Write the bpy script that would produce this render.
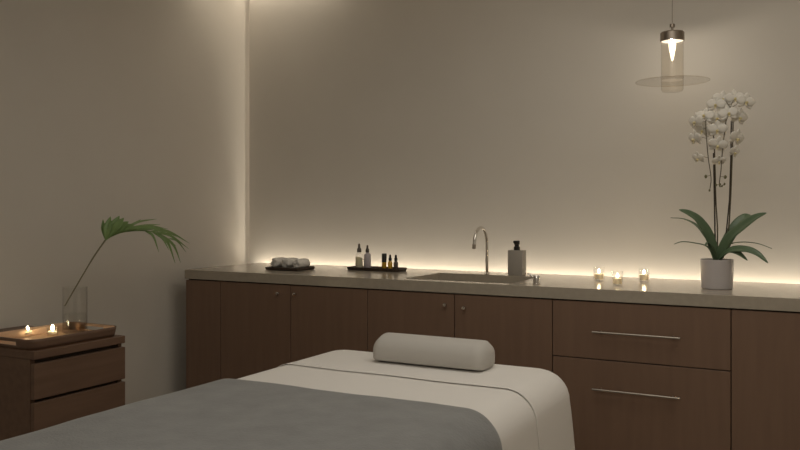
import bpy, bmesh, math, random
from mathutils import Vector, Matrix, noise

random.seed(7)
for o in list(bpy.data.objects):
    bpy.data.objects.remove(o)
S = bpy.context.scene
COL = S.collection
PI = math.pi

# ------------------------------------------------------------------ camera
F_PX, HOR, YAW = 815.0, 207.7, 0.4917
YF = -0.671                       # plane of the counter front
CAM = Vector((3.0543, -3.9522, 1.229))
cd = bpy.data.cameras.new('camera')
cd.sensor_width = 36.0
cd.lens = F_PX / 800.0 * 36.0
cd.shift_y = -(225.0 - HOR) / 800.0
cd.clip_start = 0.05
co = bpy.data.objects.new('camera', cd)
COL.objects.link(co)
co.location = CAM
co.rotation_euler = (PI / 2, 0, YAW)
S.camera = co
FW = Vector((-math.sin(YAW), math.cos(YAW), 0))
RT = Vector((math.cos(YAW), math.sin(YAW), 0))


def ray(px, py):
    return FW + RT * ((px - 400.0) / F_PX) + Vector((0, 0, -(py - HOR) / F_PX))


def at_z(px, py, z):
    v = ray(px, py)
    return CAM + v * ((z - CAM.z) / v.z)


def at_y(px, py, y):
    v = ray(px, py)
    return CAM + v * ((y - CAM.y) / v.y)


def at_x(px, py, x):
    v = ray(px, py)
    return CAM + v * ((x - CAM.x) / v.x)


# ------------------------------------------------------------------ world, light, exposure
W = bpy.data.worlds.new('world')
S.world = W
W.use_nodes = True
W.node_tree.nodes['Background'].inputs[0].default_value = (0.02, 0.018, 0.015, 1)
W.node_tree.nodes['Background'].inputs[1].default_value = 1.0
S.view_settings.view_transform = 'Standard'
S.view_settings.look = 'None'
S.view_settings.gamma = 1.0
S.view_settings.use_curve_mapping = False
S.view_settings.exposure = 0.0

WARM = (1.0, 0.885, 0.715)


def area(name, loc, direction, sx, sy, power, col=WARM, up='Y', spread=PI):
    d = bpy.data.lights.new(name, 'AREA')
    d.shape = 'RECTANGLE'
    d.size, d.size_y = sx, sy
    d.energy = power
    d.color = col
    d.spread = spread
    o = bpy.data.objects.new(name, d)
    COL.objects.link(o)
    o.location = loc
    o.rotation_euler = Vector(direction).to_track_quat('-Z', up).to_euler()
    return o


def point(name, loc, power, col, radius, parent=None):
    d = bpy.data.lights.new(name, 'POINT')
    d.energy = power
    d.color = col
    d.shadow_soft_size = radius
    o = bpy.data.objects.new(name, d)
    COL.objects.link(o)
    o.location = loc
    if parent:
        o.parent = parent
    return o


# soft general ceiling light of the treatment room, then an added rear fill
NEUT = (1.0, 0.945, 0.85)
area('ceiling_soft_light', (2.5, -1.7, 2.60), (0, 0, -1), 1.8, 1.6, 14.2, NEUT)
area('rear_fill_light', (2.9, -4.0, 2.60), (0, 0.25, -1), 2.4, 1.2, 27, NEUT)  # unseen fill, added to brighten cabinet fronts and other upright faces
# LED strip in the gap behind the countertop
area('counter_led', (1.67, -0.018, 0.80), (0, 0.05, 1), 3.46, 0.022, 9.2, WARM, spread=1.75)
# LED strip in the vertical slot between back panel and left wall
area('corner_led', (-0.088, 0.25, 1.38), (-0.25, -1, 0), 0.03, 2.4, 3.2, WARM)
# short ceiling cove above the corner
area('cove_back_led', (0.22, -0.07, 2.605), (0, 0.15, -1), 0.75, 0.04, 0.9, WARM)
area('cove_side_led', (-0.07, -0.36, 2.605), (-0.15, 0, -1), 0.04, 0.6, 0.7, WARM)


# ------------------------------------------------------------------ materials
def mat(name, col, rough=0.5, metal=0.0, col2=None, scale=(1, 1, 1), nscale=5.0, detail=4.0,
        bump=0.0, bscale=60.0, spec=0.5, sheen=0.0, emit=None, estr=0.0, sub=0.0, coords='Object'):
    m = bpy.data.materials.new(name)
    m.use_nodes = True
    nt = m.node_tree
    b = nt.nodes['Principled BSDF']
    b.inputs['Base Color'].default_value = (*col, 1)
    b.inputs['Roughness'].default_value = rough
    b.inputs['Metallic'].default_value = metal
    b.inputs['Specular IOR Level'].default_value = spec
    if sheen:
        b.inputs['Sheen Weight'].default_value = sheen
        b.inputs['Sheen Roughness'].default_value = 0.6
    if sub:
        b.inputs['Subsurface Weight'].default_value = sub
        b.inputs['Subsurface Radius'].default_value = (0.02, 0.015, 0.01)
    if emit:
        b.inputs['Emission Color'].default_value = (*emit, 1)
        b.inputs['Emission Strength'].default_value = estr
    tc = nt.nodes.new('ShaderNodeTexCoord')
    mp = nt.nodes.new('ShaderNodeMapping')
    mp.inputs['Scale'].default_value = scale
    nt.links.new(tc.outputs[coords], mp.inputs[0])
    if col2:
        n = nt.nodes.new('ShaderNodeTexNoise')
        n.inputs['Scale'].default_value = nscale
        n.inputs['Detail'].default_value = detail
        nt.links.new(mp.outputs[0], n.inputs['Vector'])
        r = nt.nodes.new('ShaderNodeValToRGB')
        r.color_ramp.elements[0].color = (*col, 1)
        r.color_ramp.elements[1].color = (*col2, 1)
        r.color_ramp.elements[0].position = 0.3
        r.color_ramp.elements[1].position = 0.7
        nt.links.new(n.outputs['Fac'], r.inputs[0])
        nt.links.new(r.outputs[0], b.inputs['Base Color'])
    if bump:
        n2 = nt.nodes.new('ShaderNodeTexNoise')
        n2.inputs['Scale'].default_value = bscale
        n2.inputs['Detail'].default_value = 3
        nt.links.new(mp.outputs[0], n2.inputs['Vector'])
        bp = nt.nodes.new('ShaderNodeBump')
        bp.inputs['Strength'].default_value = bump
        bp.inputs['Distance'].default_value = 0.01
        nt.links.new(n2.outputs['Fac'], bp.inputs['Height'])
        nt.links.new(bp.outputs[0], b.inputs['Normal'])
    return m


def glass(name, tint=(1, 1, 1), refl=1.0, rough=0.02):
    m = bpy.data.materials.new(name)
    m.use_nodes = True
    nt = m.node_tree
    nt.nodes.clear()
    out = nt.nodes.new('ShaderNodeOutputMaterial')
    mix = nt.nodes.new('ShaderNodeMixShader')
    tr = nt.nodes.new('ShaderNodeBsdfTransparent')
    gl = nt.nodes.new('ShaderNodeBsdfGlossy')
    lw = nt.nodes.new('ShaderNodeLayerWeight')
    lw.inputs['Blend'].default_value = 0.5
    pw = nt.nodes.new('ShaderNodeMath')
    pw.operation = 'POWER'
    pw.inputs[1].default_value = 4.0
    mu = nt.nodes.new('ShaderNodeMath')
    mu.operation = 'MULTIPLY_ADD'
    mu.inputs[1].default_value = 0.8 * refl
    mu.inputs[2].default_value = 0.04 * refl
    tr.inputs[0].default_value = (*tint, 1)
    gl.inputs['Roughness'].default_value = rough
    nt.links.new(lw.outputs['Facing'], pw.inputs[0])
    nt.links.new(pw.outputs[0], mu.inputs[0])
    nt.links.new(mu.outputs[0], mix.inputs[0])
    nt.links.new(tr.outputs[0], mix.inputs[1])
    nt.links.new(gl.outputs[0], mix.inputs[2])
    nt.links.new(mix.outputs[0], out.inputs[0])
    return m


def emis(name, col, strength, see_through=False):
    m = bpy.data.materials.new(name)
    m.use_nodes = True
    nt = m.node_tree
    nt.nodes.clear()
    out = nt.nodes.new('ShaderNodeOutputMaterial')
    e = nt.nodes.new('ShaderNodeEmission')
    e.inputs[0].default_value = (*col, 1)
    e.inputs[1].default_value = strength
    if see_through:
        ad = nt.nodes.new('ShaderNodeAddShader')
        tr = nt.nodes.new('ShaderNodeBsdfTransparent')
        nt.links.new(e.outputs[0], ad.inputs[0])
        nt.links.new(tr.outputs[0], ad.inputs[1])
        nt.links.new(ad.outputs[0], out.inputs[0])
    else:
        nt.links.new(e.outputs[0], out.inputs[0])
    return m


def petal_mat(name, col, tl):
    m = bpy.data.materials.new(name)
    m.use_nodes = True
    nt = m.node_tree
    nt.nodes.clear()
    out = nt.nodes.new('ShaderNodeOutputMaterial')
    mix = nt.nodes.new('ShaderNodeMixShader')
    d = nt.nodes.new('ShaderNodeBsdfDiffuse')
    t = nt.nodes.new('ShaderNodeBsdfTranslucent')
    for n in (d, t):
        n.inputs[0].default_value = (*col, 1)
    mix.inputs[0].default_value = tl
    nt.links.new(d.outputs[0], mix.inputs[1])
    nt.links.new(t.outputs[0], mix.inputs[2])
    nt.links.new(mix.outputs[0], out.inputs[0])
    return m


M = dict(
    wall=mat('plaster', (0.63, 0.59, 0.53), 0.9, col2=(0.65, 0.61, 0.55), nscale=3, bump=0.03, bscale=25, spec=0.1),
    ceil=mat('ceiling_paint', (0.60, 0.56, 0.50), 0.9, spec=0.1),
    floor=mat('floor_boards', (0.42, 0.35, 0.27), 0.5, col2=(0.48, 0.41, 0.32), scale=(1, 12, 1), nscale=4),
    veneer=mat('walnut_veneer', (0.195, 0.121, 0.082), 0.45, col2=(0.215, 0.135, 0.092), scale=(9, 9, 0.7), nscale=5, detail=6, spec=0.35),
    carcass=mat('carcass', (0.05, 0.032, 0.02), 0.6),
    night=mat('dark_walnut', (0.150, 0.090, 0.060), 0.45, col2=(0.185, 0.113, 0.075), scale=(9, 0.7, 9), nscale=5, detail=6, spec=0.35),
    stone=mat('stone_top', (0.38, 0.335, 0.27), 0.2, col2=(0.42, 0.37, 0.30), nscale=40, detail=5, spec=0.5),
    sheet=mat('white_cotton', (0.82, 0.79, 0.745), 0.85, bump=0.06, bscale=14, spec=0.15, sheen=0.1),
    bolster=mat('bolster_cotton', (0.57, 0.545, 0.505), 0.9, bump=0.05, bscale=20, spec=0.1),
    blanket=mat('grey_fleece', (0.215, 0.217, 0.213), 0.95, col2=(0.262, 0.264, 0.26), nscale=14, detail=8, bump=0.2, bscale=160, spec=0.05, sheen=0.25),
    pad=mat('table_vinyl', (0.45, 0.40, 0.33), 0.5),
    metal=mat('brushed_steel', (0.40, 0.36, 0.31), 0.35, 1.0),
    chrome=mat('chrome', (0.75, 0.72, 0.68), 0.12, 1.0),
    bronze=mat('aged_nickel', (0.32, 0.27, 0.22), 0.35, 1.0),
    traywood=mat('tray_wood', (0.16, 0.085, 0.05), 0.4, col2=(0.21, 0.115, 0.065), scale=(9, 0.7, 9), nscale=5, spec=0.4),
    copper=mat('copper_lining', (0.60, 0.40, 0.26), 0.28, 0.4, col2=(0.66, 0.45, 0.30), nscale=6),
    darktray=mat('dark_wood_tray', (0.05, 0.033, 0.025), 0.4, col2=(0.065, 0.042, 0.03), scale=(0.7, 9, 9), nscale=5),
    towel=mat('terry', (0.80, 0.765, 0.71), 0.95, bump=0.5, bscale=220, spec=0.05, sheen=0.3),
    ceramic=mat('grey_ceramic', (0.36, 0.33, 0.29), 0.5, spec=0.4),
    black=mat('black_plastic', (0.015, 0.013, 0.012), 0.35),
    pot=mat('white_glazed', (0.52, 0.485, 0.48), 0.25, spec=0.5),
    soil=mat('bark', (0.05, 0.035, 0.022), 0.9, col2=(0.11, 0.08, 0.05), nscale=60, bump=0.8, bscale=80),
    leaf=mat('orchid_leaf', (0.095, 0.145, 0.08), 0.32, col2=(0.12, 0.18, 0.10), nscale=20, spec=0.5),
    palm=mat('palm_green', (0.15, 0.24, 0.075), 0.4, col2=(0.21, 0.31, 0.11), nscale=12, spec=0.4),
    palmstem=mat('palm_stem', (0.16, 0.14, 0.07), 0.5),
    stem=mat('flower_stem', (0.075, 0.06, 0.03), 0.5),
    stake=mat('stake', (0.035, 0.025, 0.017), 0.7),
    petal=petal_mat('white_petal', (0.90, 0.87, 0.81), 0.35),
    lip=mat('lip', (0.62, 0.52, 0.22), 0.5, col2=(0.75, 0.68, 0.5), nscale=90),
    bud=mat('bud', (0.16, 0.15, 0.07), 0.5),
    clear=glass('clear_glass', (0.985, 0.985, 0.98), 1.0),
    smoke=glass('smoky_glass', (0.95, 0.925, 0.885), 1.0),
    brim=glass('brim_glass', (0.98, 0.97, 0.955), 0.6),
    amber=mat('amber_glass', (0.62, 0.36, 0.04), 0.12, spec=0.6),
    wax=petal_mat('wax', (0.9, 0.84, 0.72), 0.5),
    lavender=mat('lavender_plastic', (0.50, 0.45, 0.47), 0.4),
    label=mat('label_paper', (0.66, 0.60, 0.40), 0.6),
    labelw=mat('white_print', (0.75, 0.73, 0.66), 0.6),
    oil=mat('pale_oil', (0.70, 0.66, 0.50), 0.15, spec=0.5),
    darkglass=mat('dark_bottle', (0.10, 0.075, 0.065), 0.2),
    cap=mat('brown_cap', (0.07, 0.055, 0.042), 0.4),
    flame=emis('flame', (1.0, 0.80, 0.48), 45),
    bulb=emis('bulb_glow', (1.0, 0.86, 0.62), 1.2, True),
    diffuser=emis('lamp_diffuser', (1.0, 0.88, 0.68), 1.6),
    thinwater=glass('water', (0.985, 0.985, 0.975), 0.25),
)


# ------------------------------------------------------------------ mesh helpers
def link(name, me, parent=None, loc=None):
    o = bpy.data.objects.new(name, me)
    COL.objects.link(o)
    if parent:
        o.parent = parent
    if loc is not None:
        o.location = loc
    return o


def tag(o, label=None, cat=None, group=None, kind=None):
    if label:
        o['label'] = label
    if cat:
        o['category'] = cat
    if group:
        o['group'] = group
    if kind:
        o['kind'] = kind
    return o


def empty(name, loc, label, cat, group=None):
    o = bpy.data.objects.new(name, None)
    COL.objects.link(o)
    o.location = loc
    o.empty_display_size = 0.05
    return tag(o, label, cat, group)


class MB:
    def __init__(self):
        self.b = bmesh.new()

    def box(self, lo, hi, bev=0.0, seg=2):
        lo, hi = Vector(lo), Vector(hi)
        r = bmesh.ops.create_cube(self.b, size=1.0)
        vs = r['verts']
        for v in vs:
            v.co = Vector(((lo[i] + hi[i]) / 2 + v.co[i] * (hi[i] - lo[i])) for i in range(3))
        if bev:
            es = list({e for v in vs for e in v.link_edges})
            bmesh.ops.bevel(self.b, geom=es, offset=bev, segments=seg, affect='EDGES', profile=0.5)
        return self

    def lathe(self, prof, c=(0, 0, 0), n=32, cap=True):
        c = Vector(c)
        rings = []
        for r, z in prof:
            if r < 1e-6:
                rings.append([self.b.verts.new(c + Vector((0, 0, z)))])
            else:
                rings.append([self.b.verts.new(c + Vector((r * math.cos(2 * PI * i / n), r * math.sin(2 * PI * i / n), z))) for i in range(n)])
        for a, b in zip(rings, rings[1:]):
            for i in range(n):
                j = (i + 1) % n
                if len(a) == 1 and len(b) == 1:
                    continue
                if len(a) == 1:
                    f = (a[0], b[j], b[i])
                elif len(b) == 1:
                    f = (a[i], a[j], b[0])
                else:
                    f = (a[i], a[j], b[j], b[i])
                try:
                    self.b.faces.new(f)
                except ValueError:
                    pass
        return self

    def tube(self, pts, rad, n=12, cap=True):
        pts = [Vector(p) for p in pts]
        m = len(pts)
        rs = rad if isinstance(rad, (list, tuple)) else [rad] * m
        t0 = (pts[1] - pts[0]).normalized()
        ref = Vector((0, 0, 1)) if abs(t0.z) < 0.9 else Vector((1, 0, 0))
        nrm = (ref - t0 * ref.dot(t0)).normalized()
        rings = []
        for i, p in enumerate(pts):
            t = (pts[min(i + 1, m - 1)] - pts[max(i - 1, 0)]).normalized()
            nrm = (nrm - t * nrm.dot(t)).normalized()
            bn = t.cross(nrm)
            rings.append([self.b.verts.new(p + (nrm * math.cos(2 * PI * k / n) + bn * math.sin(2 * PI * k / n)) * rs[i]) for k in range(n)])
        for a, b in zip(rings, rings[1:]):
            for k in range(n):
                j = (k + 1) % n
                self.b.faces.new((a[k], a[j], b[j], b[k]))
        if cap:
            self.b.faces.new(list(reversed(rings[0])))
            self.b.faces.new(rings[-1])
        return self

    def grid(self, rows, close=False):
        vs = [[self.b.verts.new(p) for p in r] for r in rows]
        for a, b in zip(vs, vs[1:]):
            m = len(a)
            for k in range(m if close else m - 1):
                j = (k + 1) % m
                self.b.faces.new((a[k], a[j], b[j], b[k]))
        return vs

    def build(self, name, material, parent=None, smooth=True, loc=None, angle=40):
        bmesh.ops.remove_doubles(self.b, verts=self.b.verts[:], dist=1e-6)
        bmesh.ops.recalc_face_normals(self.b, faces=self.b.faces[:])
        me = bpy.data.meshes.new(name)
        if loc is not None:
            bmesh.ops.translate(self.b, verts=self.b.verts[:], vec=-Vector(loc))
        elif parent is not None:
            bmesh.ops.translate(self.b, verts=self.b.verts[:], vec=-parent_world(parent))
        self.b.to_mesh(me)
        self.b.free()
        me.materials.append(material)
        if smooth:
            me.polygons.foreach_set('use_smooth', [True] * len(me.polygons))
            me.set_sharp_from_angle(angle=math.radians(angle))
        return link(name, me, parent, loc if parent is None else None)


def parent_world(o):
    v = Vector((0, 0, 0))
    while o:
        v += Vector(o.location)
        o = o.parent
    return v


def solid(o, t, offset=-1):
    md = o.modifiers.new('thickness', 'SOLIDIFY')
    md.thickness = t
    md.offset = offset
    return o


def smooth_path(pts, n=8):
    """Catmull-Rom through points."""
    P = [Vector(p) for p in pts]
    P = [P[0] * 2 - P[1]] + P + [P[-1] * 2 - P[-2]]
    out = []
    for i in range(1, len(P) - 2):
        a, b, c, d = P[i - 1:i + 3]
        for k in range(n):
            t = k / n
            out.append(0.5 * ((2 * b) + (c - a) * t + (2 * a - 5 * b + 4 * c - d) * t * t + (3 * b - a - 3 * c + d) * t ** 3))
    out.append(P[-2].copy())
    return out


def copy_tree(o, parent=None):
    c = o.copy()
    COL.objects.link(c)
    c.parent = parent
    for ch in list(o.children):
        copy_tree(ch, c)
    return c


# ------------------------------------------------------------------ the room
XL, XR, YR, ZC = -0.142, 3.75, -5.0, 2.62


def struct(name, mb, m):
    o = mb.build(name, m, smooth=False)
    o['kind'] = 'structure'
    return o


struct('floor', MB().box((XL - 0.1, YR - 0.1, -0.1), (XR + 0.1, 0.40, 0)), M['floor'])
struct('ceiling', MB().box((XL - 0.1, YR - 0.1, ZC), (XR + 0.1, 0.40, ZC + 0.1)), M['ceil'])
struct('wall_left', MB().box((XL - 0.1, YR - 0.1, 0), (XL, 0.40, ZC)), M['wall'])
struct('wall_right', MB().box((XR, YR - 0.1, 0), (XR + 0.1, 0.40, ZC)), M['wall'])
struct('wall_rear', MB().box((XL, YR - 0.1, 0), (XR, YR, ZC)), M['wall'])
struct('wall_back', MB().box((-0.106, 0, 0), (XR, 0.03, ZC)), M['wall'])          # floating panel
struct('wall_recess', MB().box((XL, 0.30, 0), (XR, 0.40, ZC)), M['wall'])           # behind the panel's light slot

# ------------------------------------------------------------------ cabinets
ZB = 0.8515      # underside of the worktop
PL = 0.09        # plinth height
FT = 0.02        # front thickness
DY = YF + 0.004  # plane of the fronts


def carcass(root, x0, x1):
    mb = MB()
    y0, y1 = DY + FT + 0.002, -0.06
    mb.box((x0 + 0.001, y0, PL), (x0 + 0.019, y1, ZB))
    mb.box((x1 - 0.019, y0, PL), (x1 - 0.001, y1, ZB))
    mb.box((x0 + 0.019, y0, PL), (x1 - 0.019, y1, PL + 0.018))
    mb.box((x0 + 0.019, y1 - 0.01, PL + 0.018), (x1 - 0.019, y1, ZB))
    mb.build('body', M['carcass'], root, smooth=False)
    MB().box((x0 + 0.001, y0 + 0.05, 0), (x1 - 0.001, y1, PL)).build('plinth', M['carcass'], root, smooth=False)


def front(name, root, x0, x1, z0, z1):
    return MB().box((x0 + 0.0018, DY, z0), (x1 - 0.0018, DY + FT, z1), 0.0012, 1).build(name, M['veneer'], root, smooth=False)


def knob(door, px, py):
    p = at_y(px, py, DY - 0.012)
    mb = MB()
    mb.lathe([(0, 0), (0.0045, 0), (0.0045, 0.009), (0.0085, 0.013), (0.009, 0.018), (0.007, 0.0215), (0, 0.0225)], n=20)
    bmesh.ops.rotate(mb.b, verts=mb.b.verts[:], cent=(0, 0, 0), matrix=Matrix.Rotation(PI / 2, 3, 'X'))
    bmesh.ops.translate(mb.b, verts=mb.b.verts[:], vec=(p.x, DY, p.z))
    o = mb.build('knob', M['chrome'], door)
    o['label'] = 'small round chrome knob'
    return o


XS = dict(a=0.0, b=0.239, c=0.683, d=1.122, e=1.567, f=2.013, g=2.705, h=3.4)
ZT = ZB - 0.006

r = empty('cabinet', (0.12, -0.35, 0), 'narrow plain wooden filler cabinet at the left end of the counter, no knob', 'cabinet')
carcass(r, XS['a'], XS['b'])
front('door', r, XS['a'] - 0.001 + 0.002, XS['b'], PL, ZT)
r = empty('cabinet', (0.68, -0.35, 0), 'wooden double-door cabinet under the towels and bottles, left of the sink', 'cabinet')
carcass(r, XS['b'], XS['d'])
d = front('door', r, XS['b'], XS['c'], PL, ZT); knob(d, 278, 293.4)
d = front('door', r, XS['c'], XS['d'], PL, ZT); knob(d, 294.6, 294.2)
r = empty('cabinet', (1.57, -0.35, 0), 'wooden double-door cabinet directly under the sink', 'cabinet')
carcass(r, XS['d'], XS['f'])
d = front('door', r, XS['d'], XS['e'], PL, ZT); knob(d, 445, 305)
d = front('door', r, XS['e'], XS['f'], PL, ZT); knob(d, 464, 308)
r = empty('drawer_cabinet', (2.36, -0.35, 0), 'wooden cabinet with two wide drawers and long steel bar handles', 'cabinet')
carcass(r, XS['f'], XS['g'])
for z0, z1, zh in ((0.6165, ZT, 0.7285), (PL, 0.6125, 0.498)):
    d = front('drawer', r, XS['f'], XS['g'], z0, z1)
    mb = MB()
    xa, xb = at_y(592, 332, DY - 0.03).x, at_y(680, 338, DY - 0.03).x
    mb.tube([(xa, DY - 0.03, zh), (xb, DY - 0.03, zh)], 0.0045, 12)
    for x in (xa + 0.03, xb - 0.03):
        mb.tube([(x, DY - 0.03, zh), (x, DY, zh)], 0.0035, 10)
    h = mb.build('handle', M['metal'], d)
    h['label'] = 'thin steel bar handle'
r = empty('cabinet', (3.05, -0.35, 0), 'wooden cabinet with a plain front, just right of the two wide drawers', 'cabinet')
carcass(r, XS['g'], XS['h'])
front('door', r, XS['g'], XS['h'], PL, ZT)

# ------------------------------------------------------------------ worktop with sink
wt = empty('countertop', (1.7, -0.35, ZB), 'long beige stone countertop with a rounded-off sink cut into it', 'countertop')
wt['label'] = 'long beige stone worktop running along the back wall over the cabinets'
SX0, SX1, SY0, SY1 = 1.285, 1.812, -0.615, -0.222
cx0, cx1, cy0, cy1 = -0.003, XS['h'] + 0.01, YF, -0.033
mb = MB()
xs, ys = [cx0, SX0, SX1, cx1], [cy0, SY0, SY1, cy1]
for zz in (ZB, 0.9):
    for i in range(3):
        for j in range(3):
            if i == 1 and j == 1:
                continue
            q = [(xs[i], ys[j]), (xs[i + 1], ys[j]), (xs[i + 1], ys[j + 1]), (xs[i], ys[j + 1])]
            mb.b.faces.new([mb.b.verts.new((*p, zz)) for p in q])
for i in range(3):
    for y in (cy0, cy1):
        mb.b.faces.new([mb.b.verts.new(p) for p in ((xs[i], y, ZB), (xs[i + 1], y, ZB), (xs[i + 1], y, 0.9), (xs[i], y, 0.9))])
for j in range(3):
    for x in (cx0, cx1):
        mb.b.faces.new([mb.b.verts.new(p) for p in ((x, ys[j], ZB), (x, ys[j + 1], ZB), (x, ys[j + 1], 0.9), (x, ys[j], 0.9))])
for (x0, y0, x1, y1) in ((SX0, SY0, SX1, SY0), (SX1, SY0, SX1, SY1), (SX1, SY1, SX0, SY1), (SX0, SY1, SX0, SY0)):
    mb.b.faces.new([mb.b.verts.new(p) for p in ((x0, y0, ZB), (x1, y1, ZB), (x1, y1, 0.9), (x0, y0, 0.9))])
slab = mb.build('slab', M['stone'], wt, smooth=False)
bv = slab.modifiers.new('edge', 'BEVEL'); bv.width = 0.0015; bv.segments = 2; bv.limit_method = 'ANGLE'
# basin
zb = 0.775
mb = MB()
lip, t = 0.0, 0.012
mb.grid([[(SX0, SY0, ZB), (SX1, SY0, ZB), (SX1, SY1, ZB), (SX0, SY1, ZB)],
         [(SX0 + 0.006, SY0 + 0.006, zb + 0.012), (SX1 - 0.006, SY0 + 0.006, zb + 0.012), (SX1 - 0.006, SY1 - 0.006, zb + 0.012), (SX0 + 0.006, SY1 - 0.006, zb + 0.012)],
         [(SX0 + 0.02, SY0 + 0.02, zb), (SX1 - 0.02, SY0 + 0.02, zb), (SX1 - 0.02, SY1 - 0.02, zb), (SX0 + 0.02, SY1 - 0.02, zb)]], close=True)
mb.b.faces.new([mb.b.verts.new(p) for p in ((SX0 + 0.02, SY0 + 0.02, zb), (SX1 - 0.02, SY0 + 0.02, zb), (SX1 - 0.02, SY1 - 0.02, zb), (SX0 + 0.02, SY1 - 0.02, zb))])
sk = empty('sink', ((SX0 + SX1) / 2, (SY0 + SY1) / 2, zb), 'rectangular beige stone sink set into the worktop under the gooseneck faucet', 'sink')
bs = mb.build('basin', M['stone'], sk, smooth=False)
solid(bs, 0.012, 1)
dr = MB().lathe([(0.0, 0.004), (0.016, 0.004), (0.022, 0.002), (0.023, 0)], ((SX0 + SX1) / 2, -0.42, zb), 24).build('drain', M['chrome'], sk)
dr['label'] = 'round chrome drain'

# ------------------------------------------------------------------ tap, lever, soap
p = at_z(487, 274.3, 0.9)
fx, fy = p.x, p.y
tp = empty('faucet', (fx, fy, 0.9), 'tall chrome gooseneck faucet curving over the sink', 'faucet')
MB().lathe([(0, 0), (0.014, 0), (0.014, 0.004), (0.0105, 0.007), (0.0082, 0.011)], (fx, fy, 0.9), 28).build('base', M['chrome'], tp)
H0, R0 = 0.152, 0.080
pts = [(fx, fy, 0.905), (fx, fy, 0.95), (fx, fy, 0.9 + H0)]
for k in range(1, 17):
    a = PI * k / 16 * 0.95
    pts.append((fx, fy - R0 + R0 * math.cos(a), 0.9 + H0 + R0 * math.sin(a)))
e = Vector(pts[-1])
tg = (e - Vector(pts[-2])).normalized()
pts.append(tuple(e + tg * 0.012))
MB().tube(pts, 0.0078, 16).build('spout', M['chrome'], tp)
MB().tube([e + tg * 0.012, e + tg * 0.032], [0.0088, 0.0085], 16).build('nozzle', M['bronze'], tp)

p = at_z(536.5, 284.2, 0.9)
lv = empty('tap_lever', (p.x, p.y, 0.9), 'small chrome mixer lever standing at the right corner of the sink', 'tap lever')
MB().lathe([(0, 0), (0.0175, 0), (0.0175, 0.004), (0.0145, 0.006), (0.0145, 0.034), (0.012, 0.038), (0, 0.039)], (p.x, p.y, 0.9), 24).build('base', M['chrome'], lv)
MB().tube([(p.x - 0.004, p.y, 0.926), (p.x - 0.022, p.y - 0.004, 0.936), (p.x - 0.036, p.y - 0.008, 0.947)], [0.0055, 0.0045, 0.004], 10).build('lever', M['chrome'], lv)

p = at_z(516.5, 275.2, 0.9)
sp = empty('soap_dispenser', (p.x, p.y, 0.9), 'square grey soap dispenser with a black pump behind the sink', 'soap dispenser')
MB().box((p.x - 0.038, p.y - 0.022, 0.9), (p.x + 0.038, p.y + 0.034, 1.022), 0.003, 2).build('bottle', M['ceramic'], sp)
mb = MB()
mb.lathe([(0, 0), (0.015, 0), (0.015, 0.016), (0.011, 0.018), (0.011, 0.026), (0.014, 0.028), (0.014, 0.044), (0.012, 0.046), (0, 0.046)], (p.x, p.y + 0.005, 1.022), 24)
mb.box((p.x - 0.015, p.y - 0.010, 1.056), (p.x + 0.010, p.y + 0.012, 1.068), 0.003, 2)
mb.build('pump', M['black'], sp)


# ------------------------------------------------------------------ towels on tray
def flat_tray(name, x0, x1, y0, y1, z, h, label, m, cat='tray'):
    mb = MB()
    rows = []
    n = 6

    def rr(ix, zz, rad=0.012):
        out = []
        for (cx, cy, a0) in ((x1 - rad, y1 - rad, 0), (x0 + rad, y1 - rad, PI / 2), (x0 + rad, y0 + rad, PI), (x1 - rad, y0 + rad, 1.5 * PI)):
            for k in range(n):
                a = a0 + k / (n - 1) * PI / 2
                out.append((cx + (rad + ix) * math.cos(a), cy + (rad + ix) * math.sin(a), zz))
        return out
    rows = [rr(-0.006, z), rr(0, z + h * 0.3), rr(0.003, z + h), rr(-0.001, z + h), rr(-0.006, z + h * 0.45)]
    vs = mb.grid(rows, close=True)
    mb.b.faces.new(vs[0])
    mb.b.faces.new(vs[-1])
    o = mb.build(name, m, loc=((x0 + x1) / 2, (y0 + y1) / 2, z))
    return tag(o, label, cat)


a, b = at_z(264.5, 270, 0.9), at_z(316, 272.3, 0.9)
ty = (a.y + b.y) / 2
flat_tray('towel_tray', a.x, at_y(315.5, 268, ty + 0.17).x, ty + 0.0, ty + 0.17, 0.9, 0.016, 'small dark wooden tray under the rolled towels at the left of the counter', M['darktray'])
TZ = 0.9 + 0.016 * 0.45


def rolled_towel(cx, cy, r, L, seed):
    rnd = random.Random(seed)
    turns, n = 3.0, 84
    prof = []
    for i in range(n + 1):
        u = i / n
        th = u * turns * 2 * PI
        rad = r * (0.18 + 0.82 * u)
        prof.append((rad, th))
    mb = MB()
    ny = 12
    rows = []
    for j in range(ny + 1):
        v = j / ny
        y = cy - L / 2 + L * v
        end = 1 - 0.22 * (abs(2 * v - 1) ** 5)
        row = []
        for rad, th in prof:
            ph = th + 1.2 + seed
            k = end * (1 + 0.035 * noise.noise(Vector((math.cos(ph) * 1.3, v * 4, seed * 3.1 + math.sin(ph)))))
            x = cx + rad * k * math.cos(ph)
            z = TZ + r * 0.96 + rad * k * 0.96 * math.sin(ph)
            row.append((x, y + 0.004 * math.sin(3 * th + seed), max(z, TZ + 0.002)))
        rows.append(row)
    mb.grid(rows)
    o = mb.build('rolled_towel', M['towel'], loc=(cx, cy, TZ))
    solid(o, 0.006, -1)
    return o


tx = [at_y(q, 262, ty + 0.078).x for q in (279.2, 290.6, 301.8)]
TL = ('leftmost of the three rolled white towels on the dark tray', 'rolled white towel in the middle of the three on the dark tray', 'rightmost of the three rolled white towels, nearest the bottles')
for i, x in enumerate(tx):
    tag(rolled_towel(x, ty + 0.078, 0.0300 + 0.0008 * (i == 1), 0.105, i + 1), TL[i], 'towel', 'rolled towels on the tray')

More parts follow.
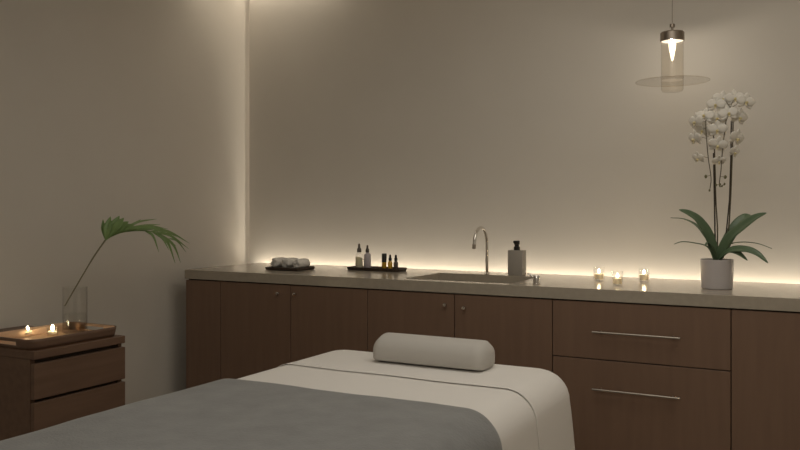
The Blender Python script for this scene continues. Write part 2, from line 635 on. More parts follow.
# ------------------------------------------------------------------ amenity tray with bottles
a, b = at_z(346.5, 270, 0.9), at_z(407.5, 272.6, 0.9)
ay = (a.y + b.y) / 2
flat_tray('bottle_tray', a.x, at_y(407.5, 268, ay + 0.105).x, ay, ay + 0.105, 0.9, 0.017, 'long dark wooden tray holding five small bottles', M['darktray'])
BZ = 0.9 + 0.017 * 0.45


def bx(px):
    return at_y(px, 262, ay + 0.05).x


by = ay + 0.052
x = bx(359)
t = empty('spray_bottle', (x, by, BZ), 'tallest clear bottle with pale oil and pointed dark cap, at left of the bottle tray', 'bottle', 'bottles on the tray')
MB().lathe([(0, 0), (0.017, 0), (0.0185, 0.002), (0.0185, 0.060), (0.016, 0.068), (0.008, 0.073), (0.008, 0.080)], (x, by, BZ), 28).build('bottle', M['clear'], t)
MB().lathe([(0, 0.002), (0.0165, 0.002), (0.0165, 0.050), (0, 0.050)], (x, by, BZ), 24).build('oil', M['oil'], t)
mb = MB()
rows = []
for z in (0.016, 0.056):
    rows.append([(x + 0.0189 * math.cos(q), by + 0.0189 * math.sin(q), BZ + z) for q in [-PI / 2 - 0.6 + 1.5 * k / 14 for k in range(15)]])
mb.grid(rows)
mb.build('label', M['label'], t)
MB().lathe([(0, 0.077), (0.0105, 0.077), (0.0105, 0.092), (0.006, 0.100), (0.005, 0.116), (0.0035, 0.119), (0, 0.119)], (x, by, BZ), 20).build('cap', M['cap'], t)
x = bx(367.2)
t = empty('lotion_bottle', (x, by, BZ), 'opaque lavender bottle with dark tapered cap, second from left on the tray', 'bottle', 'bottles on the tray')
MB().lathe([(0, 0), (0.0155, 0), (0.017, 0.002), (0.017, 0.062), (0.014, 0.070), (0.007, 0.075), (0.007, 0.080), (0, 0.08)], (x, by, BZ), 28).build('bottle', M['lavender'], t)
MB().lathe([(0, 0.078), (0.0085, 0.078), (0.0085, 0.090), (0.005, 0.098), (0.004, 0.112), (0, 0.113)], (x, by, BZ), 20).build('cap', M['cap'], t)
x = bx(384)
t = empty('oil_bottle', (x, by, BZ), 'amber vial with a wide black cylinder cap, third bottle on the tray', 'bottle', 'bottles on the tray')
MB().lathe([(0, 0), (0.0098, 0), (0.0108, 0.002), (0.0108, 0.036), (0, 0.036)], (x, by, BZ), 24).build('bottle', M['amber'], t)
MB().lathe([(0, 0.034), (0.0115, 0.034), (0.0115, 0.073), (0.0105, 0.075), (0, 0.075)], (x, by, BZ), 24).build('cap', M['black'], t)
for px, m, lb in ((390, 'amber', 'amber dropper bottle with slim black top, between the black-capped vial and the dark one'),
                  (395.6, 'darkglass', 'dark brown dropper bottle with black top, rightmost on the bottle tray')):
    x = bx(px)
    t = empty('dropper_bottle', (x, by, BZ), lb, 'bottle', 'bottles on the tray')
    MB().lathe([(0, 0), (0.0098, 0), (0.0108, 0.002), (0.0108, 0.030), (0.009, 0.036), (0.006, 0.040), (0.006, 0.044), (0, 0.044)], (x, by, BZ), 24).build('bottle', M[m], t)
    MB().lathe([(0, 0.042), (0.0075, 0.042), (0.0075, 0.054), (0.0052, 0.056), (0.0045, 0.066), (0.003, 0.070), (0, 0.0705)], (x, by, BZ), 20).build('dropper', M['black'], t)


for o in list(COL.objects):
    if o.get('group') == 'bottles on the tray':
        o.scale = (1.13, 1.13, 1.10)


# ------------------------------------------------------------------ votive candles
def votive(loc, label, group, r=0.0245, h=0.062, flare=0.0, power=0.12, waxh=0.033, fs=1.0):
    x, y, z = loc
    t = empty('votive_candle', loc, label, 'candle', group)
    g = MB().lathe([(0, 0), (r * (1 - flare) - 0.001, 0), (r * (1 - flare), 0.002), (r, h), (r - 0.002, h), (r * (1 - flare) - 0.002, 0.008), (0, 0.008)], loc, 32).build('glass', M['clear'], t)
    MB().lathe([(0, 0.009), (r * (1 - flare) - 0.004, 0.009), (r * (1 - flare) - 0.003, waxh), (0, waxh - 0.002)], loc, 28).build('wax', M['wax'], t)
    MB().tube([(x, y, z + waxh - 0.003), (x, y, z + waxh + 0.006)], 0.0009, 6).build('wick', M['black'], t)
    MB().lathe([(0, waxh + 0.003), (0.0035 * fs, waxh + 0.005), (0.0052 * fs, waxh + 0.003 + 0.006 * fs), (0.0042 * fs, waxh + 0.003 + 0.011 * fs), (0.0015 * fs, waxh + 0.003 + 0.016 * fs), (0, waxh + 0.003 + 0.018 * fs)], loc, 14).build('flame', M['flame'], t)
    point('candle_glow', (0, 0, waxh + 0.013), power, (1.0, 0.66, 0.34), 0.006, t)
    return t


G = 'lit votive candles on the counter'
votive(tuple(at_z(599, 281, 0.9)), 'lit glass votive candle on the counter, leftmost and set back towards the wall', G, 0.0245, 0.062, 0.05)
votive(tuple(at_z(617.5, 286, 0.9)), 'lit glass votive candle on the counter, the middle one standing nearest the front edge', G, 0.0235, 0.062, 0.12)
votive(tuple(at_z(644, 282, 0.9)), 'lit glass votive candle on the counter, the one nearest the orchid pot', G, 0.0235, 0.058, 0.02)


# ------------------------------------------------------------------ orchid
def blade(path, widths, up, fold=0.25, m=None, name='leaf', parent=None, n=10, th=0.0012, curl=0.0):
    """A leaf: centre line path, half width along it, bent into a shallow V about the midrib."""
    P = smooth_path(path, n)
    L = len(P)
    mb = MB()
    rows = []
    for i, p in enumerate(P):
        u = i / (L - 1)
        t = (P[min(i + 1, L - 1)] - P[max(i - 1, 0)]).normalized()
        U = Vector(up)
        side = t.cross(U)
        if side.length < 1e-4:
            side = t.cross(Vector((0, 1, 0)))
        side.normalize()
        nm = side.cross(t).normalized()
        w = widths(u)
        rows.append([p + side * (w * s) + nm * (abs(s) * w * fold) for s in (-1, -0.6, -0.25, 0, 0.25, 0.6, 1)])
    mb.grid(rows)
    o = mb.build(name, m, parent)
    solid(o, th, 0)
    return o


pc = at_z(717, 288.5, 0.9)
PX, PY = pc.x, pc.y
orc = empty('potted_orchid', (PX, PY, 0.9), 'white moth orchid in a small square-sided white pot at the right end of the counter', 'plant')
orc['label'] = 'white moth orchid with two stems in a white pot at the right of the counter'
hw = 0.062
mb = MB()
rows = []


def rsq(hw_, rad, z, n=6):
    out = []
    for (sx, sy, a0) in ((1, 1, 0), (-1, 1, PI / 2), (-1, -1, PI), (1, -1, 1.5 * PI)):
        for k in range(n):
            q = a0 + k / (n - 1) * PI / 2
            out.append((PX + sx * (hw_ - rad) + rad * math.cos(q), PY + sy * (hw_ - rad) + rad * math.sin(q), z))
    return out


PZ = 0.9 + 0.118
pot_prof = [(0, 0), (0.057, 0), (0.0605, 0.003), (0.064, 0.118), (0.062, 0.1195), (0.0595, 0.118), (0.058, 0.095)]
MB().lathe(pot_prof, (PX, PY, 0.9), 48).build('pot', M['pot'], orc)
mb = MB()
rows = []
for rr_ in (0.0585, 0.045, 0.03, 0.015):
    rows.append([(PX + rr_ * math.cos(2 * PI * k / 28), PY + rr_ * math.sin(2 * PI * k / 28), 1.006 + 0.012 * (1 - rr_ / 0.0585) + 0.006 * noise.noise(Vector((rr_ * 90, k * 1.7, 0)))) for k in range(28)])
vs = mb.grid(rows, close=True)
mb.b.faces.new(vs[-1])
mb.build('potting_bark', M['soil'], orc)


def opx(px, py, dy=0.0):
    """point on the orchid's own vertical plane, dy towards the room"""
    return at_y(px, py, PY - dy)


LUP = ((CAM - pc).normalized() * 0.75 + Vector((0, 0, 0.65))).normalized()


def lw(w, p=0.62):
    return lambda u: max(0.0012, w * (math.sin(PI * min(1, 0.10 + 0.90 * u) ** 0.85) ** p))


base = Vector((PX, PY, 1.012))
leaves = [
    ([(717, 256, 0), (709, 236, 0.03), (699, 221, 0.06), (689, 213.5, 0.085), (679, 209.7, 0.10)], 0.021),
    ([(716, 256, 0), (707, 240, 0.00), (697.5, 226.5, -0.02), (684, 219.3, -0.05), (670.8, 217.8, -0.07)], 0.012),
    ([(714, 256, 0.01), (707, 247, 0.03), (692, 242.8, 0.06), (682, 242, 0.08), (674, 244.2, 0.09)], 0.011),
    ([(718, 256, 0), (728, 240, 0.03), (742, 227, 0.06), (755, 218, 0.08), (766.5, 213, 0.10)], 0.024),
    ([(719, 256, -0.01), (728, 240, -0.03), (737, 225, -0.05), (745, 217, -0.07), (750.5, 215, -0.09)], 0.023),
    ([(720, 256, 0), (728, 246, 0.01), (741, 242.5, 0.0), (757, 243.6, -0.02), (772, 248.6, -0.03)], 0.010),
    ([(719, 256, 0.01), (730, 250.5, 0.05), (745, 249.5, 0.08), (757, 253.5, 0.10), (768, 263, 0.11)], 0.017),
    ([(718, 256, 0.02), (728, 251.5, 0.05), (738, 253, 0.07), (747.5, 260.5, 0.08)], 0.013),
    ([(716, 257, 0.01), (712, 248, 0.03), (708, 243, 0.04), (705, 246, 0.05)], 0.011),
]
for pts, w in leaves:
    P = [base * 1.0 if k == 0 else opx(q[0], q[1], q[2]) for k, q in enumerate(pts)]
    blade(P, lw(w), LUP if w > 0.0125 else (0, 0, 1), 0.22, M['leaf'], 'leaf', orc, 7, 0.002)

mb1 = [opx(716, 258, 0.005), opx(715, 235, 0.008), opx(714.3, 190, 0.008), opx(713.6, 153, 0.008)]
MB().tube(mb1, 0.0030, 8).build('stake', M['stake'], orc)
MB().tube([opx(722, 258, -0.005), opx(726, 235, -0.004), opx(729.5, 200, -0.004), opx(730.8, 160, -0.004), opx(731.3, 121, -0.004)], 0.0026, 8).build('stake', M['stake'], orc)
s1 = smooth_path([opx(717, 258, 0.0), opx(717.5, 230, 0.0), opx(715.8, 200, 0.0), opx(715, 165, 0.0), opx(713.5, 135, 0.01), opx(710, 119.5, 0.025), opx(706, 120.5, 0.045), opx(706.3, 135, 0.05), opx(708.3, 158, 0.05), opx(711, 178, 0.045), opx(709.8, 190, 0.045)], 6)
n1 = len(s1)
MB().tube(s1, [0.0029 - 0.0014 * k / n1 for k in range(n1)], 8).build('stem', M['stem'], orc)
s2 = smooth_path([opx(723, 258, 0.0), opx(728, 235, 0.0), opx(730.5, 200, 0.0), opx(732, 160, 0.0), opx(733, 122, 0.0), opx(731, 108, 0.015), opx(727.5, 110, 0.035), opx(725.5, 125, 0.045), opx(722.7, 148, 0.045), opx(721, 170, 0.045), opx(719.3, 186, 0.045), opx(723.5, 185, 0.045)], 6)
n2 = len(s2)
MB().tube(s2, [0.0029 - 0.0014 * k / n2 for k in range(n2)], 8).build('stem', M['stem'], orc)


def petal_rows(ang, L, Wd, cup, z0=0.0):
    rows = []
    d = Vector((math.cos(ang), math.sin(ang), 0))
    s = Vector((-d.y, d.x, 0))
    for i in range(8):
        u = i / 7
        w = Wd * max(0.06, math.sin(PI * (0.06 + 0.90 * u)) ** 0.7)
        if i == 7:
            w = Wd * 0.18
        rows.append([d * (L * u) + s * (w * q) + Vector((0, 0, z0 + cup * u * u * L - 0.10 * L * abs(q) ** 2 + 0.02 * L * math.sin(6 * q))) for q in (-1, -0.6, -0.2, 0.2, 0.6, 1)])
    return rows


def make_petals():
    mb = MB()
    for a in (PI / 2, PI / 2 + 2.25, PI / 2 - 2.25):
        mb.grid(petal_rows(a, 0.034, 0.0100, -0.04, -0.001))
    for a in (0.18, PI - 0.18):
        mb.grid(petal_rows(a, 0.036, 0.0185, -0.05, 0.0015))
    return mb


def make_lip():
    mb = MB()
    mb.lathe([(0, 0.001), (0.004, 0.002), (0.0055, 0.007), (0.004, 0.012), (0, 0.014)], (0, -0.004, 0), 10)
    mb.grid([[Vector((x_, -0.006 - 0.010 * v, 0.006 + 0.006 * v - 0.5 * abs(x_))) for x_ in (-0.005 * (1 - v * 0.4), 0, 0.005 * (1 - v * 0.4))] for v in (0, 0.5, 1)])
    return mb


fl_mesh = None
flowers = [
    (716, 104.5, 0.03, -10, 5), (722.5, 99, 0.01, 15, 10), (735, 98, 0.0, 10, 5), (746, 101.5, 0.02, 25, 0),
    (695.5, 121.5, 0.05, -45, -5), (704.5, 115.5, 0.04, -15, 20), (717.5, 118, 0.03, 0, 5), (717.5, 129.5, 0.05, -8, -8),
    (739.5, 117, 0.01, 35, -12), (694.5, 138.5, 0.05, -50, -15), (717.8, 145, 0.055, 5, -20), (737, 138, 0.02, 45, -15),
    (698, 158, 0.045, -40, -25), (728.5, 113, 0.045, 10, 12), (703, 130, 0.03, -25, -5),
    (734.5, 152, 0.03, 50, -20), (719, 161, 0.045, 10, -40)]
proto = None
for k, (px, py, dy, az, el) in enumerate(flowers):
    c = opx(px, py, dy)
    if proto is None:
        mb = make_petals()
        bmesh.ops.recalc_face_normals(mb.b, faces=mb.b.faces[:])
        me = bpy.data.meshes.new('flower'); mb.b.to_mesh(me); mb.b.free()
        me.materials.append(M['petal'])
        me.polygons.foreach_set('use_smooth', [True] * len(me.polygons))
        f = link('flower', me, orc); solid(f, 0.0008, 0)
        mb = make_lip()
        me2 = bpy.data.meshes.new('lip'); mb.b.to_mesh(me2); mb.b.free()
        me2.materials.append(M['lip'])
        l = link('lip', me2, f)
        l['label'] = 'yellowish lip'
        proto = f
    else:
        f = copy_tree(proto, orc)
    # face the room: local +Z towards (camera azimuth + az), tilted up by el
    base_az = math.atan2(CAM.y - PY, CAM.x - PX) + math.radians(az)
    e_ = math.radians(el)
    n_ = Vector((math.cos(base_az) * math.cos(e_), math.sin(base_az) * math.cos(e_), math.sin(e_)))
    q = n_.to_track_quat('Z', 'Y')
    xax = Vector((0, 0, 1)).cross(n_).normalized()
    yax = n_.cross(xax)
    R = Matrix((xax, yax, n_)).transposed()
    f.rotation_euler = (R @ Matrix.Rotation(random.uniform(-0.25, 0.25), 3, 'Z')).to_euler()
    f.location = c - Vector(orc.location)
    s = 1.08 if k not in (12, 15, 16) else 0.8
    f.scale = (s, s, s)
# flower stalks and buds
for pth in (s1, s2):
    pass
mb = MB()
for px, py, dy, _, _ in flowers:
    c = opx(px, py, dy - 0.006)
    near = min(s1[18:] + s2[18:], key=lambda v: (v - c).length)
    mb.tube([near, (near + c) / 2 + Vector((0, 0, 0.006)), c], 0.0011, 5)
mb.build('flower_stalks', M['stem'], orc)['kind'] = 'stuff'
for px, py, r_ in ((705.8, 176.5, 0.0066), (725.3, 177, 0.0066), (709.5, 190.3, 0.0046), (716.3, 185, 0.0042), (720, 184.5, 0.0046), (724.5, 184, 0.0045), (722, 186, 0.004)):
    c = opx(px, py, 0.046)
    mb = MB()
    bmesh.ops.create_uvsphere(mb.b, u_segments=12, v_segments=8, radius=r_)
    for v in mb.b.verts:
        v.co = Vector((v.co.x * 0.85, v.co.y * 0.85, v.co.z * 1.2)) + c
    near = min(s1[24:] + s2[24:], key=lambda v: (v - c).length)
    mb.tube([near, c], 0.0010, 5)
    mb.build('bud', M['bud'], orc)

# ------------------------------------------------------------------ pendant lamp
HY = -0.30
pp = at_y(672.3, 40, HY)
HX, HZ = pp.x, at_y(672.3, 30, HY).z - 0.001
pen = empty('pendant_lamp', (HX, HY, HZ), 'smoky glass cylinder pendant lamp with a wide thin brim, hanging over the counter', 'lamp')
c3 = (HX, HY, 0)
cap_b = at_y(672.3, 41.5, HY).z
bot = at_y(672.3, 92, HY).z
dz = at_y(672.3, 80.5, HY).z
MB().tube([(HX, HY, HZ + 0.005), (HX, HY, ZC - 0.02)], 0.0015, 8).build('cord', M['bronze'], pen)
MB().lathe([(0, ZC - 0.024), (0.05, ZC - 0.024), (0.055, ZC - 0.018), (0.055, ZC)], c3, 32).build('ceiling_rose', M['bronze'], pen)
mb = MB()
mb.lathe([(0, HZ + 0.026), (0.011, HZ + 0.026), (0.011, HZ + 0.012), (0.0045, HZ + 0.012), (0.0045, HZ)], c3, 20)
mb.lathe([(0, HZ - 0.008), (0.046, HZ - 0.008), (0.050, HZ - 0.012), (0.050, cap_b), (0.046, cap_b), (0.046, HZ - 0.018), (0, HZ - 0.018)], c3, 40)
mb.lathe([(0.0045, HZ), (0.0045, HZ - 0.008)], c3, 20)
mb.build('cap', M['bronze'], pen)
MB().lathe([(0.0462, cap_b + 0.010), (0.0462, bot + 0.012), (0.042, bot + 0.003), (0.034, bot), (0, bot)], c3, 48).build('glass_cylinder', M['smoke'], pen)
br = MB().lathe([(0.047, dz + 0.002), (0.10, dz + 0.001), (0.150, dz - 0.003), (0.150, dz - 0.005), (0.10, dz - 0.001), (0.047, dz)], c3, 72).build('glass_brim', M['brim'], pen)
ring = [(HX + 0.152 * math.cos(2 * PI * k / 72), HY + 0.152 * math.sin(2 * PI * k / 72), dz - 0.004) for k in range(73)]
MB().tube(ring, 0.0017, 8, False).build('brim_edge', M['smoke'], br)
MB().lathe([(0, HZ - 0.02), (0.013, HZ - 0.02), (0.013, cap_b - 0.002), (0, cap_b - 0.002)], c3, 20).build('socket', M['bronze'], pen)
MB().lathe([(0.0135, cap_b + 0.003), (0.045, cap_b + 0.003), (0.045, cap_b + 0.0015), (0.0135, cap_b + 0.0015), (0.0135, cap_b + 0.003)], c3, 40).build('diffuser', M['diffuser'], pen)
MB().lathe([(0, cap_b + 0.001), (0.013, cap_b + 0.001), (0.0155, cap_b - 0.012), (0.013, cap_b - 0.035), (0.007, cap_b - 0.065), (0.003, cap_b - 0.082), (0, cap_b - 0.085)], c3, 24).build('bulb', M['bulb'], pen)
point('pendant_glow', (0, 0, cap_b - 0.020 - HZ), 1.1, (1.0, 0.92, 0.80), 0.008, pen)

# ------------------------------------------------------------------ nightstand
NX0, NX1, NY0, NY1, NZ = -0.115, 0.50, -1.982, -1.553, 0.708
ns = empty('nightstand', (0.2, -1.77, 0), 'dark wooden nightstand with flush drawers against the left wall', 'nightstand')
MB().box((NX0, NY0, NZ - 0.030), (NX1, NY1, NZ), 0.002, 1).build('top', M['night'], ns, smooth=False)
mb = MB()
mb.box((NX0, NY0, 0.06), (NX1 - 0.022, NY0 + 0.02, NZ - 0.030))
mb.box((NX0, NY1 - 0.02, 0.06), (NX1 - 0.022, NY1, NZ - 0.030))
mb.box((NX0, NY0 + 0.02, 0.06), (NX0 + 0.015, NY1 - 0.02, NZ - 0.030))
mb.box((NX0 + 0.015, NY0 + 0.02, 0.06), (NX1 - 0.022, NY1 - 0.02, 0.08))
mb.build('body', M['night'], ns, smooth=False)
MB().box((NX0 + 0.02, NY0 + 0.03, 0), (NX1 - 0.05, NY1 - 0.03, 0.06)).build('plinth', M['carcass'], ns, smooth=False)
for z0, z1 in ((0.533, 0.662), (0.392, 0.521), (0.251, 0.380), (0.07, 0.239)):
    MB().box((NX1 - 0.020, NY0, z0), (NX1, NY1, z1), 0.0015, 1).build('drawer', M['night'], ns, smooth=False)
MB().box((NX1 - 0.045, NY0 + 0.02, 0.08), (NX1 - 0.028, NY1 - 0.02, NZ - 0.03)).build('drawer_backing', M['carcass'], ns, smooth=False)

# serving tray with rounded corners, flared sides and handle slots
TX0, TX1, TY0, TY1 = 0.200, 0.490, -1.985, -1.566
tr = empty('serving_tray', (0.35, -1.79, NZ), 'wooden serving tray with copper-toned inside and handle slot, holding tealights on the nightstand', 'tray')
TH = 0.040


def rrect(x0, x1, y0, y1, rad, z, n=8):
    out = []
    for (cx, cy, a0) in ((x1 - rad, y1 - rad, 0), (x0 + rad, y1 - rad, PI / 2), (x0 + rad, y0 + rad, PI), (x1 - rad, y0 + rad, 1.5 * PI)):
        for k in range(n):
            q = a0 + k / (n - 1) * PI / 2
            out.append((cx + rad * math.cos(q), cy + rad * math.sin(q), z))
    return out


def wall_ring(ins, z, rad):
    return rrect(TX0 + ins, TX1 - ins, TY0 + ins, TY1 - ins, rad, z)


def tray_wall(ins_b, ins_t, m, name, lab=None):
    """one skin of the tray's side, with the two end slots left open"""
    zs = [0.004, 0.014, 0.029, TH]
    rows = [wall_ring(ins_b + (ins_t - ins_b) * (z / TH), NZ + z, 0.042) for z in zs]
    # resample the short ends so slots can be cut: ends are between corner arcs 1-2 (x from TX1..TX0 at y1) and 3-0 (y0)
    full = []
    for rw in rows:
        o_ = []
        n_ = len(rw)
        for k in range(n_):
            a_, b_ = Vector(rw[k]), Vector(rw[(k + 1) % n_])
            o_.append(a_)
            if abs(a_.y - b_.y) < 1e-6 and abs(a_.x - b_.x) > 0.08:
                for f_ in (0.18, 0.22, 0.78, 0.82):
                    o_.append(a_.lerp(b_, f_))
        full.append(o_)
    mb = MB()
    n_ = len(full[0])
    vv = [[mb.b.verts.new(p_) for p_ in rw] for rw in full]
    for i in range(len(zs) - 1):
        for k in range(n_):
            a_, b_ = full[i][k], full[i][(k + 1) % n_]
            slot = i == 1 and abs(a_.y - b_.y) < 1e-6 and 0.08 < abs(a_.x - b_.x) < 0.13
            if slot:
                continue
            j = (k + 1) % n_
            mb.b.faces.new((vv[i][k], vv[i][j], vv[i + 1][j], vv[i + 1][k]))
    o_ = mb.build(name, m, tr)
    if lab:
        o_['label'] = lab
    return o_


w1 = tray_wall(0.006, 0.0, M['night'], 'side')
solid(w1, 0.005, -1)
w2 = tray_wall(0.0115, 0.0055, M['copper'], 'lining', 'copper-toned inner face')
solid(w2, 0.002, -1)
mb = MB()
ra = [wall_ring(0.008, NZ, 0.042), wall_ring(0.006, NZ + 0.006, 0.042)]
vs = mb.grid(ra, close=True)
mb.b.faces.new(vs[0]); mb.b.faces.new(vs[1])
mb.build('base', M['traywood'], tr)
mb = MB()
vs = mb.grid([wall_ring(0.012, NZ + 0.0062, 0.039), wall_ring(0.012, NZ + 0.0082, 0.039)], close=True)
mb.b.faces.new(vs[0]); mb.b.faces.new(vs[1])
fl = mb.build('tray_floor', M['copper'], tr)
fl['label'] = 'copper-toned inner floor'
FZ = NZ + 0.0082

G2 = 'lit tealights on the serving tray'
votive((*at_z(27.5, 336.0, FZ)[:2], FZ), 'lit tealight in low glass on the serving tray, the one nearer the handle slot', G2, 0.021, 0.030, 0.08, 0.35, 0.016, 1.2)
votive((*at_z(52.5, 335.6, FZ)[:2], FZ), 'lit tealight in low glass on the serving tray, the one next to the glass vase', G2, 0.022, 0.032, 0.08, 0.35, 0.018, 1.35)

# glass vase with one palm leaf
vp = at_z(75, 332.0, FZ)
vx, vy = vp.x, vp.y
VH, VR = 0.186, 0.049
v_ = empty('glass_vase', (vx, vy, FZ), 'clear glass cylinder vase on the serving tray holding one palm leaf', 'vase')
MB().lathe([(0, 0), (VR - 0.002, 0), (VR, 0.002), (VR, VH), (VR - 0.0025, VH), (VR - 0.003, 0.014), (0, 0.013)], (vx, vy, FZ), 48).build('glass', M['clear'], v_)
MB().lathe([(0, 0.0145), (VR - 0.0035, 0.0145), (VR - 0.0035, 0.075), (0, 0.075)], (vx, vy, FZ), 48).build('water', M['thinwater'], v_)


def lpx(px, py, dx=0.0):
    return at_x(px, py, vx + dx)


hub = lpx(105.5, 240, 0.02)
pl = empty('palm_leaf', (vx - 0.02, vy - 0.02, FZ + 0.04), 'single green palm leaf arching out of the glass vase towards the corner', 'leaf')
foot = lpx(64.8, 306, -0.005)
spine_px = [(105.5, 240, 0.02), (112, 236, 0.022), (122, 232.3, 0.025), (134, 230.8, 0.028), (147, 231, 0.03), (158, 233.2, 0.03), (168, 238.5, 0.028), (176, 246, 0.025)]
spine = [lpx(*q) for q in spine_px]
MB().tube(smooth_path([foot, lpx(84, 273, 0.008), lpx(95, 255, 0.015), hub], 6), [0.0030] * 10 + [0.0036] * 9, 8).build('stem', M['palmstem'], pl)
sp_s = smooth_path(spine, 5)
MB().tube(sp_s, [0.0034 - 0.0026 * k / len(sp_s) for k in range(len(sp_s))], 8).build('rib', M['palm'], pl)


def leaflet(a, mid, tip, w, upv=(0.5, -0.3, 0.6), peak=0.35, fold=0.3):
    P = [lpx(*a), lpx(*mid), lpx(*tip)]

    def wf(u):
        return max(0.0006, (w if peak > 0.5 else w * 0.74) * ((u / peak) ** 0.6 if u < peak else (1 - (u - peak) / (1 - peak)) ** 0.75))
    view = (CAM - P[1]).normalized()
    U = (view * 0.75 + Vector(upv) * 0.5).normalized()
    blade(P, wf, U, fold, M['palm'], 'leaflet', pl, 6, 0.0012)


# broad fused leaflets near the hub
for a, m_, t_, w in [
    ((105.5, 240, .02), (103.5, 230, .00), (103, 219.5, -.02), 0.010),
    ((106, 239.6, .02), (107, 229, .02), (110.5, 216.5, .01), 0.017),
    ((107, 239, .02), (112, 228, .03), (119.5, 215.8, .03), 0.020),
    ((109, 237.5, .022), (116, 227, .045), (124, 217.8, .06), 0.018),
    ((111, 236.5, .022), (119, 228, .05), (128.6, 221.5, .08), 0.020),
    ((114, 235, .023), (123, 228.5, .05), (134, 224.5, .08), 0.017),
]:
    leaflet(a, m_, t_, w, peak=0.6)
# long narrow leaflets along the arching rib
for a, m_, t_, w in [
    ((118, 233.5, .024), (130, 226, .00), (141, 219.3, -.03), 0.011),
    ((122, 232.4, .025), (137, 222.5, -.03), (156.5, 219, -.07), 0.009),
    ((126, 231.6, .026), (142, 226, -.02), (160, 224.3, -.06), 0.010),
    ((120, 233, .025), (131, 228, .05), (145, 227.5, .09), 0.014),
    ((127, 231.8, .026), (139, 227.2, .06), (152, 229.5, .10), 0.013),
    ((132, 231, .027), (148, 226.2, -.01), (168, 229, -.05), 0.010),
    ((136, 230.8, .028), (150, 227.6, .05), (165, 233, .09), 0.012),
    ((140, 230.8, .028), (158, 228.5, .00), (177, 237, -.03), 0.011),
    ((145, 231, .029), (153, 236, .06), (158.8, 252, .08), 0.0085),
    ((149, 231.3, .03), (168, 231.5, .02), (189.5, 243.3, .00), 0.010),
    ((154, 232.4, .03), (170, 235.5, .03), (188.8, 248.8, .03), 0.0095),
    ((158, 233.4, .03), (168, 243, .06), (175.2, 263.2, .08), 0.0095),
    ((163, 235.6, .03), (174, 246, .03), (180.6, 262.5, .04), 0.0085),
    ((168, 238.5, .028), (177, 241, .00), (186, 252, -.02), 0.007),
    ((152, 232, .03), (162, 238, .07), (169, 250, .10), 0.008),
]:
    leaflet(a, m_, t_, w)

# ------------------------------------------------------------------ massage table and its linen
BX0, BX1, BYH, BYF, BZT = 1.335, 2.296, -1.285, -3.30, 0.696
mt = empty('massage_table', ((BX0 + BX1) / 2, (BYH + BYF) / 2, 0), 'massage table standing in front of the counter, covered in white sheets and a grey blanket', 'massage table')
MB().box((BX0 + 0.03, BYF + 0.03, BZT - 0.13), (BX1 - 0.03, BYH - 0.03, BZT - 0.012), 0.05, 4).build('cushion', M['pad'], mt)
MB().box((BX0 + 0.08, BYF + 0.08, BZT - 0.19), (BX1 - 0.08, BYH - 0.08, BZT - 0.13)).build('frame', M['carcass'], mt, smooth=False)
for sx in (BX0 + 0.1, BX1 - 0.16):
    for sy in (BYF + 0.15, BYH - 0.21):
        MB().box((sx, sy, 0), (sx + 0.06, sy + 0.06, BZT - 0.19), 0.004, 1).build('leg', M['carcass'], mt, smooth=False)

RE = 0.092      # rounding of the padded edge


def edge_profile(nr=8, zlow=0.12, nd=14):
    """(inset from outline, z) from the top flat to the hem"""
    out = []
    for k in range(nr + 1):
        a = PI / 2 * k / nr
        out.append((RE - RE * math.sin(a), BZT - RE + RE * math.cos(a)))
    z1 = BZT - RE
    for k in range(1, nd + 1):
        z = z1 + (zlow - z1) * k / nd
        out.append((-0.032 * ((z1 - z) / (z1 - zlow)) ** 0.8, z))
    return out


def outline(ins, rad, n=12, side=30):
    x0, x1, y0, y1 = BX0 + ins, BX1 - ins, BYF + ins, BYH - ins
    rad = max(0.02, rad - ins)
    pts = []
    C = ((x1 - rad, y1 - rad, 0), (x0 + rad, y1 - rad, PI / 2), (x0 + rad, y0 + rad, PI), (x1 - rad, y0 + rad, 1.5 * PI))
    for i, (cx, cy, a0) in enumerate(C):
        for k in range(n):
            q = a0 + PI / 2 * k / (n - 1)
            pts.append(Vector((cx + rad * math.cos(q), cy + rad * math.sin(q), 0)))
        nx, ny, na = C[(i + 1) % 4]
        q0 = pts[-1]
        q1 = Vector((nx + rad * math.cos(na), ny + rad * math.sin(na), 0))
        for k in range(1, side):
            pts.append(q0.lerp(q1, k / side))
    return pts


ctr = Vector(((BX0 + BX1) / 2, (BYH + BYF) / 2, 0))


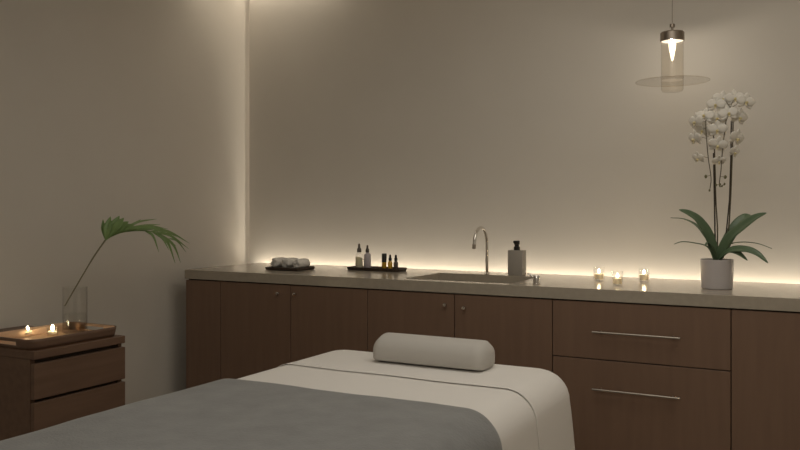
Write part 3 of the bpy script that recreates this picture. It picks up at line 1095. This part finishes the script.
def fitted(name, off, zl, cut, label):
    """sheet following the padded top and hanging down all round; cut = keep only what lies beyond that y"""
    mb = MB()
    rows = []
    flat = outline(RE, 0.12)
    for k in range(1, 25):
        tt = k / 25
        row = []
        for p_ in flat:
            x, y = ctr.x + (p_.x - ctr.x) * tt, ctr.y + (p_.y - ctr.y) * tt
            row.append(Vector((x, y, BZT + off + 0.0025 * noise.noise(Vector((x * 5, y * 5, 2))))))
        rows.append(row)
    for ins, z in edge_profile(8, zl):
        o_ = outline(ins - off, 0.12)
        drop = max(0, (BZT - RE - z) / (BZT - RE - zl))
        row = []
        for i, p_ in enumerate(o_):
            nrm = (p_ - ctr).normalized()
            wv = 0.008 * drop * (math.sin(i * 0.55) + 0.6 * math.sin(i * 0.23 + 1.0))
            row.append(Vector((p_.x + nrm.x * wv, p_.y + nrm.y * wv, z + off)))
        rows.append(row)
    vs = mb.grid(rows, close=True)
    mb.b.faces.new(vs[0])
    if cut is not None:
        g = mb.b.verts[:] + mb.b.edges[:] + mb.b.faces[:]
        bmesh.ops.bisect_plane(mb.b, geom=g, plane_co=(0, cut, 0), plane_no=(0.012, 1, 0), clear_inner=True)
        for v in mb.b.verts:
            d_ = max(0, 1 - (v.co.y - cut) / 0.05)
            v.co.y += d_ * 0.008 * noise.noise(Vector((v.co.x * 4, v.co.z * 4, 4)))
            v.co.z += d_ * d_ * (0.0012 if v.co.z > BZT - 0.04 else 0)
    o_ = mb.build(name, M['sheet'], loc=(ctr.x, ctr.y if cut is None else -1.48, zl), angle=80)
    solid(o_, 0.0015 if cut is None else 0.0013, 1)
    return tag(o_, label, 'sheet')


fitted('bottom_sheet', 0.0, 0.12, None, 'large white sheet covering the massage table and hanging down its sides, under the grey blanket')
fitted('head_sheet', 0.002, 0.14, -1.685, 'white sheet over the head end of the massage table, beneath the bolster pillow')


def drape(name, y_head, off, zl, m, th, label, cat, seed, amp, ny=50, foot_drop=0.45, round_edge=0.0):
    prof = edge_profile(10, zl, 12)
    left = [(BX0 + ins - off, z + off) for ins, z in reversed(prof)]
    right = [(BX1 - ins + off, z + off) for ins, z in prof]
    nx = 26
    xa, xb = left[-1][0], right[0][0]
    mid = [(xa + (xb - xa) * k / nx, BZT + off) for k in range(1, nx)]
    line = left + mid + right
    rows = []
    ys = [y_head + (BYF - off - y_head) * k / ny for k in range(ny + 1)]
    for j, y in enumerate(ys):
        row = []
        for i, (x, z) in enumerate(line):
            u = (i / (len(line) - 1)) * 2 - 1
            h = noise.noise(Vector((x * 4.0, y * 3.0, seed))) + 0.5 * noise.noise(Vector((x * 9.0, y * 7.0, seed + 5)))
            dz_ = amp * (0.6 + h) if z > BZT - 0.02 else 0
            yy = y + (0.010 * noise.noise(Vector((x * 3.5, seed, 0.3)))) * max(0, 1 - j / 6)
            drop = max(0, (BZT - RE - z) / 0.5)
            wv = drop * 0.010 * math.sin(y * 9 + seed)
            row.append(Vector((x + (wv if x > ctr.x else -wv), yy, z + dz_)))
        rows.append(row)
    for k in range(1, 9):
        zc = BZT + off - foot_drop * k / 8
        rows.append([Vector((v.x, BYF - off - 0.03 * k / 8 - (0.01 if k else 0), min(v.z, zc))) for v in rows[ny]])
    mb = MB()
    mb.grid(rows)
    o_ = mb.build(name, m, loc=(ctr.x, (y_head + BYF) / 2, zl), angle=80)
    solid(o_, th, 1)
    bv_ = o_.modifiers.new('subd', 'SUBSURF')
    bv_.levels = 1
    bv_.render_levels = 1
    return tag(o_, label, cat)


drape('blanket', -2.000, 0.004, 0.30, M['blanket'], 0.008, 'soft grey blanket spread over the foot of the massage table', 'blanket', 8.0, 0.004)

# bolster: half-round headrest pillow
bl0, bl1 = 1.655, 2.052
byf = at_z(423, 369.2, BZT).y
hb, db = 0.092, 0.145
mb = MB()
rows = []
n_ = 28
for j in range(25):
    u = j / 24
    x = bl0 + (bl1 - bl0) * u
    e_ = min(u, 1 - u) * (bl1 - bl0)
    k_ = 1.0
    RB = 0.022
    if e_ < RB:
        k_ = 0.72 + 0.28 * math.sqrt(max(0, 1 - ((RB - e_) / RB) ** 2))
    row = []
    for i in range(n_):
        a = 2 * PI * i / n_
        cs, sn = math.cos(a), math.sin(a)
        rx = db / 2 * math.copysign(abs(cs) ** 0.85, cs)
        rz = (hb * 0.62 * abs(sn) ** 0.9) if sn > 0 else -(hb * 0.38 * abs(sn) ** 0.35)
        row.append(Vector((x, byf + db / 2 + rx * (0.5 + 0.5 * k_), BZT + 0.0055 + hb * 0.38 + (rz * k_ if sn > 0 else rz * (0.85 + 0.15 * k_)))))
    rows.append(row)
vs = mb.grid(rows, close=True)
for end, sgn in ((vs[0], -1), (vs[-1], 1)):
    c_ = sum((v.co for v in end), Vector()) / len(end)
    ring = [mb.b.verts.new(c_ + (v.co - c_) * 0.55 + Vector((sgn * 0.008, 0, 0))) for v in end]
    for k in range(n_):
        mb.b.faces.new((end[k], end[(k + 1) % n_], ring[(k + 1) % n_], ring[k]))
    mb.b.faces.new(ring)
bo = mb.build('bolster_pillow', M['bolster'], loc=((bl0 + bl1) / 2, byf + db / 2, BZT), angle=75)
tag(bo, 'white half-round bolster pillow lying across the head of the massage table', 'pillow')
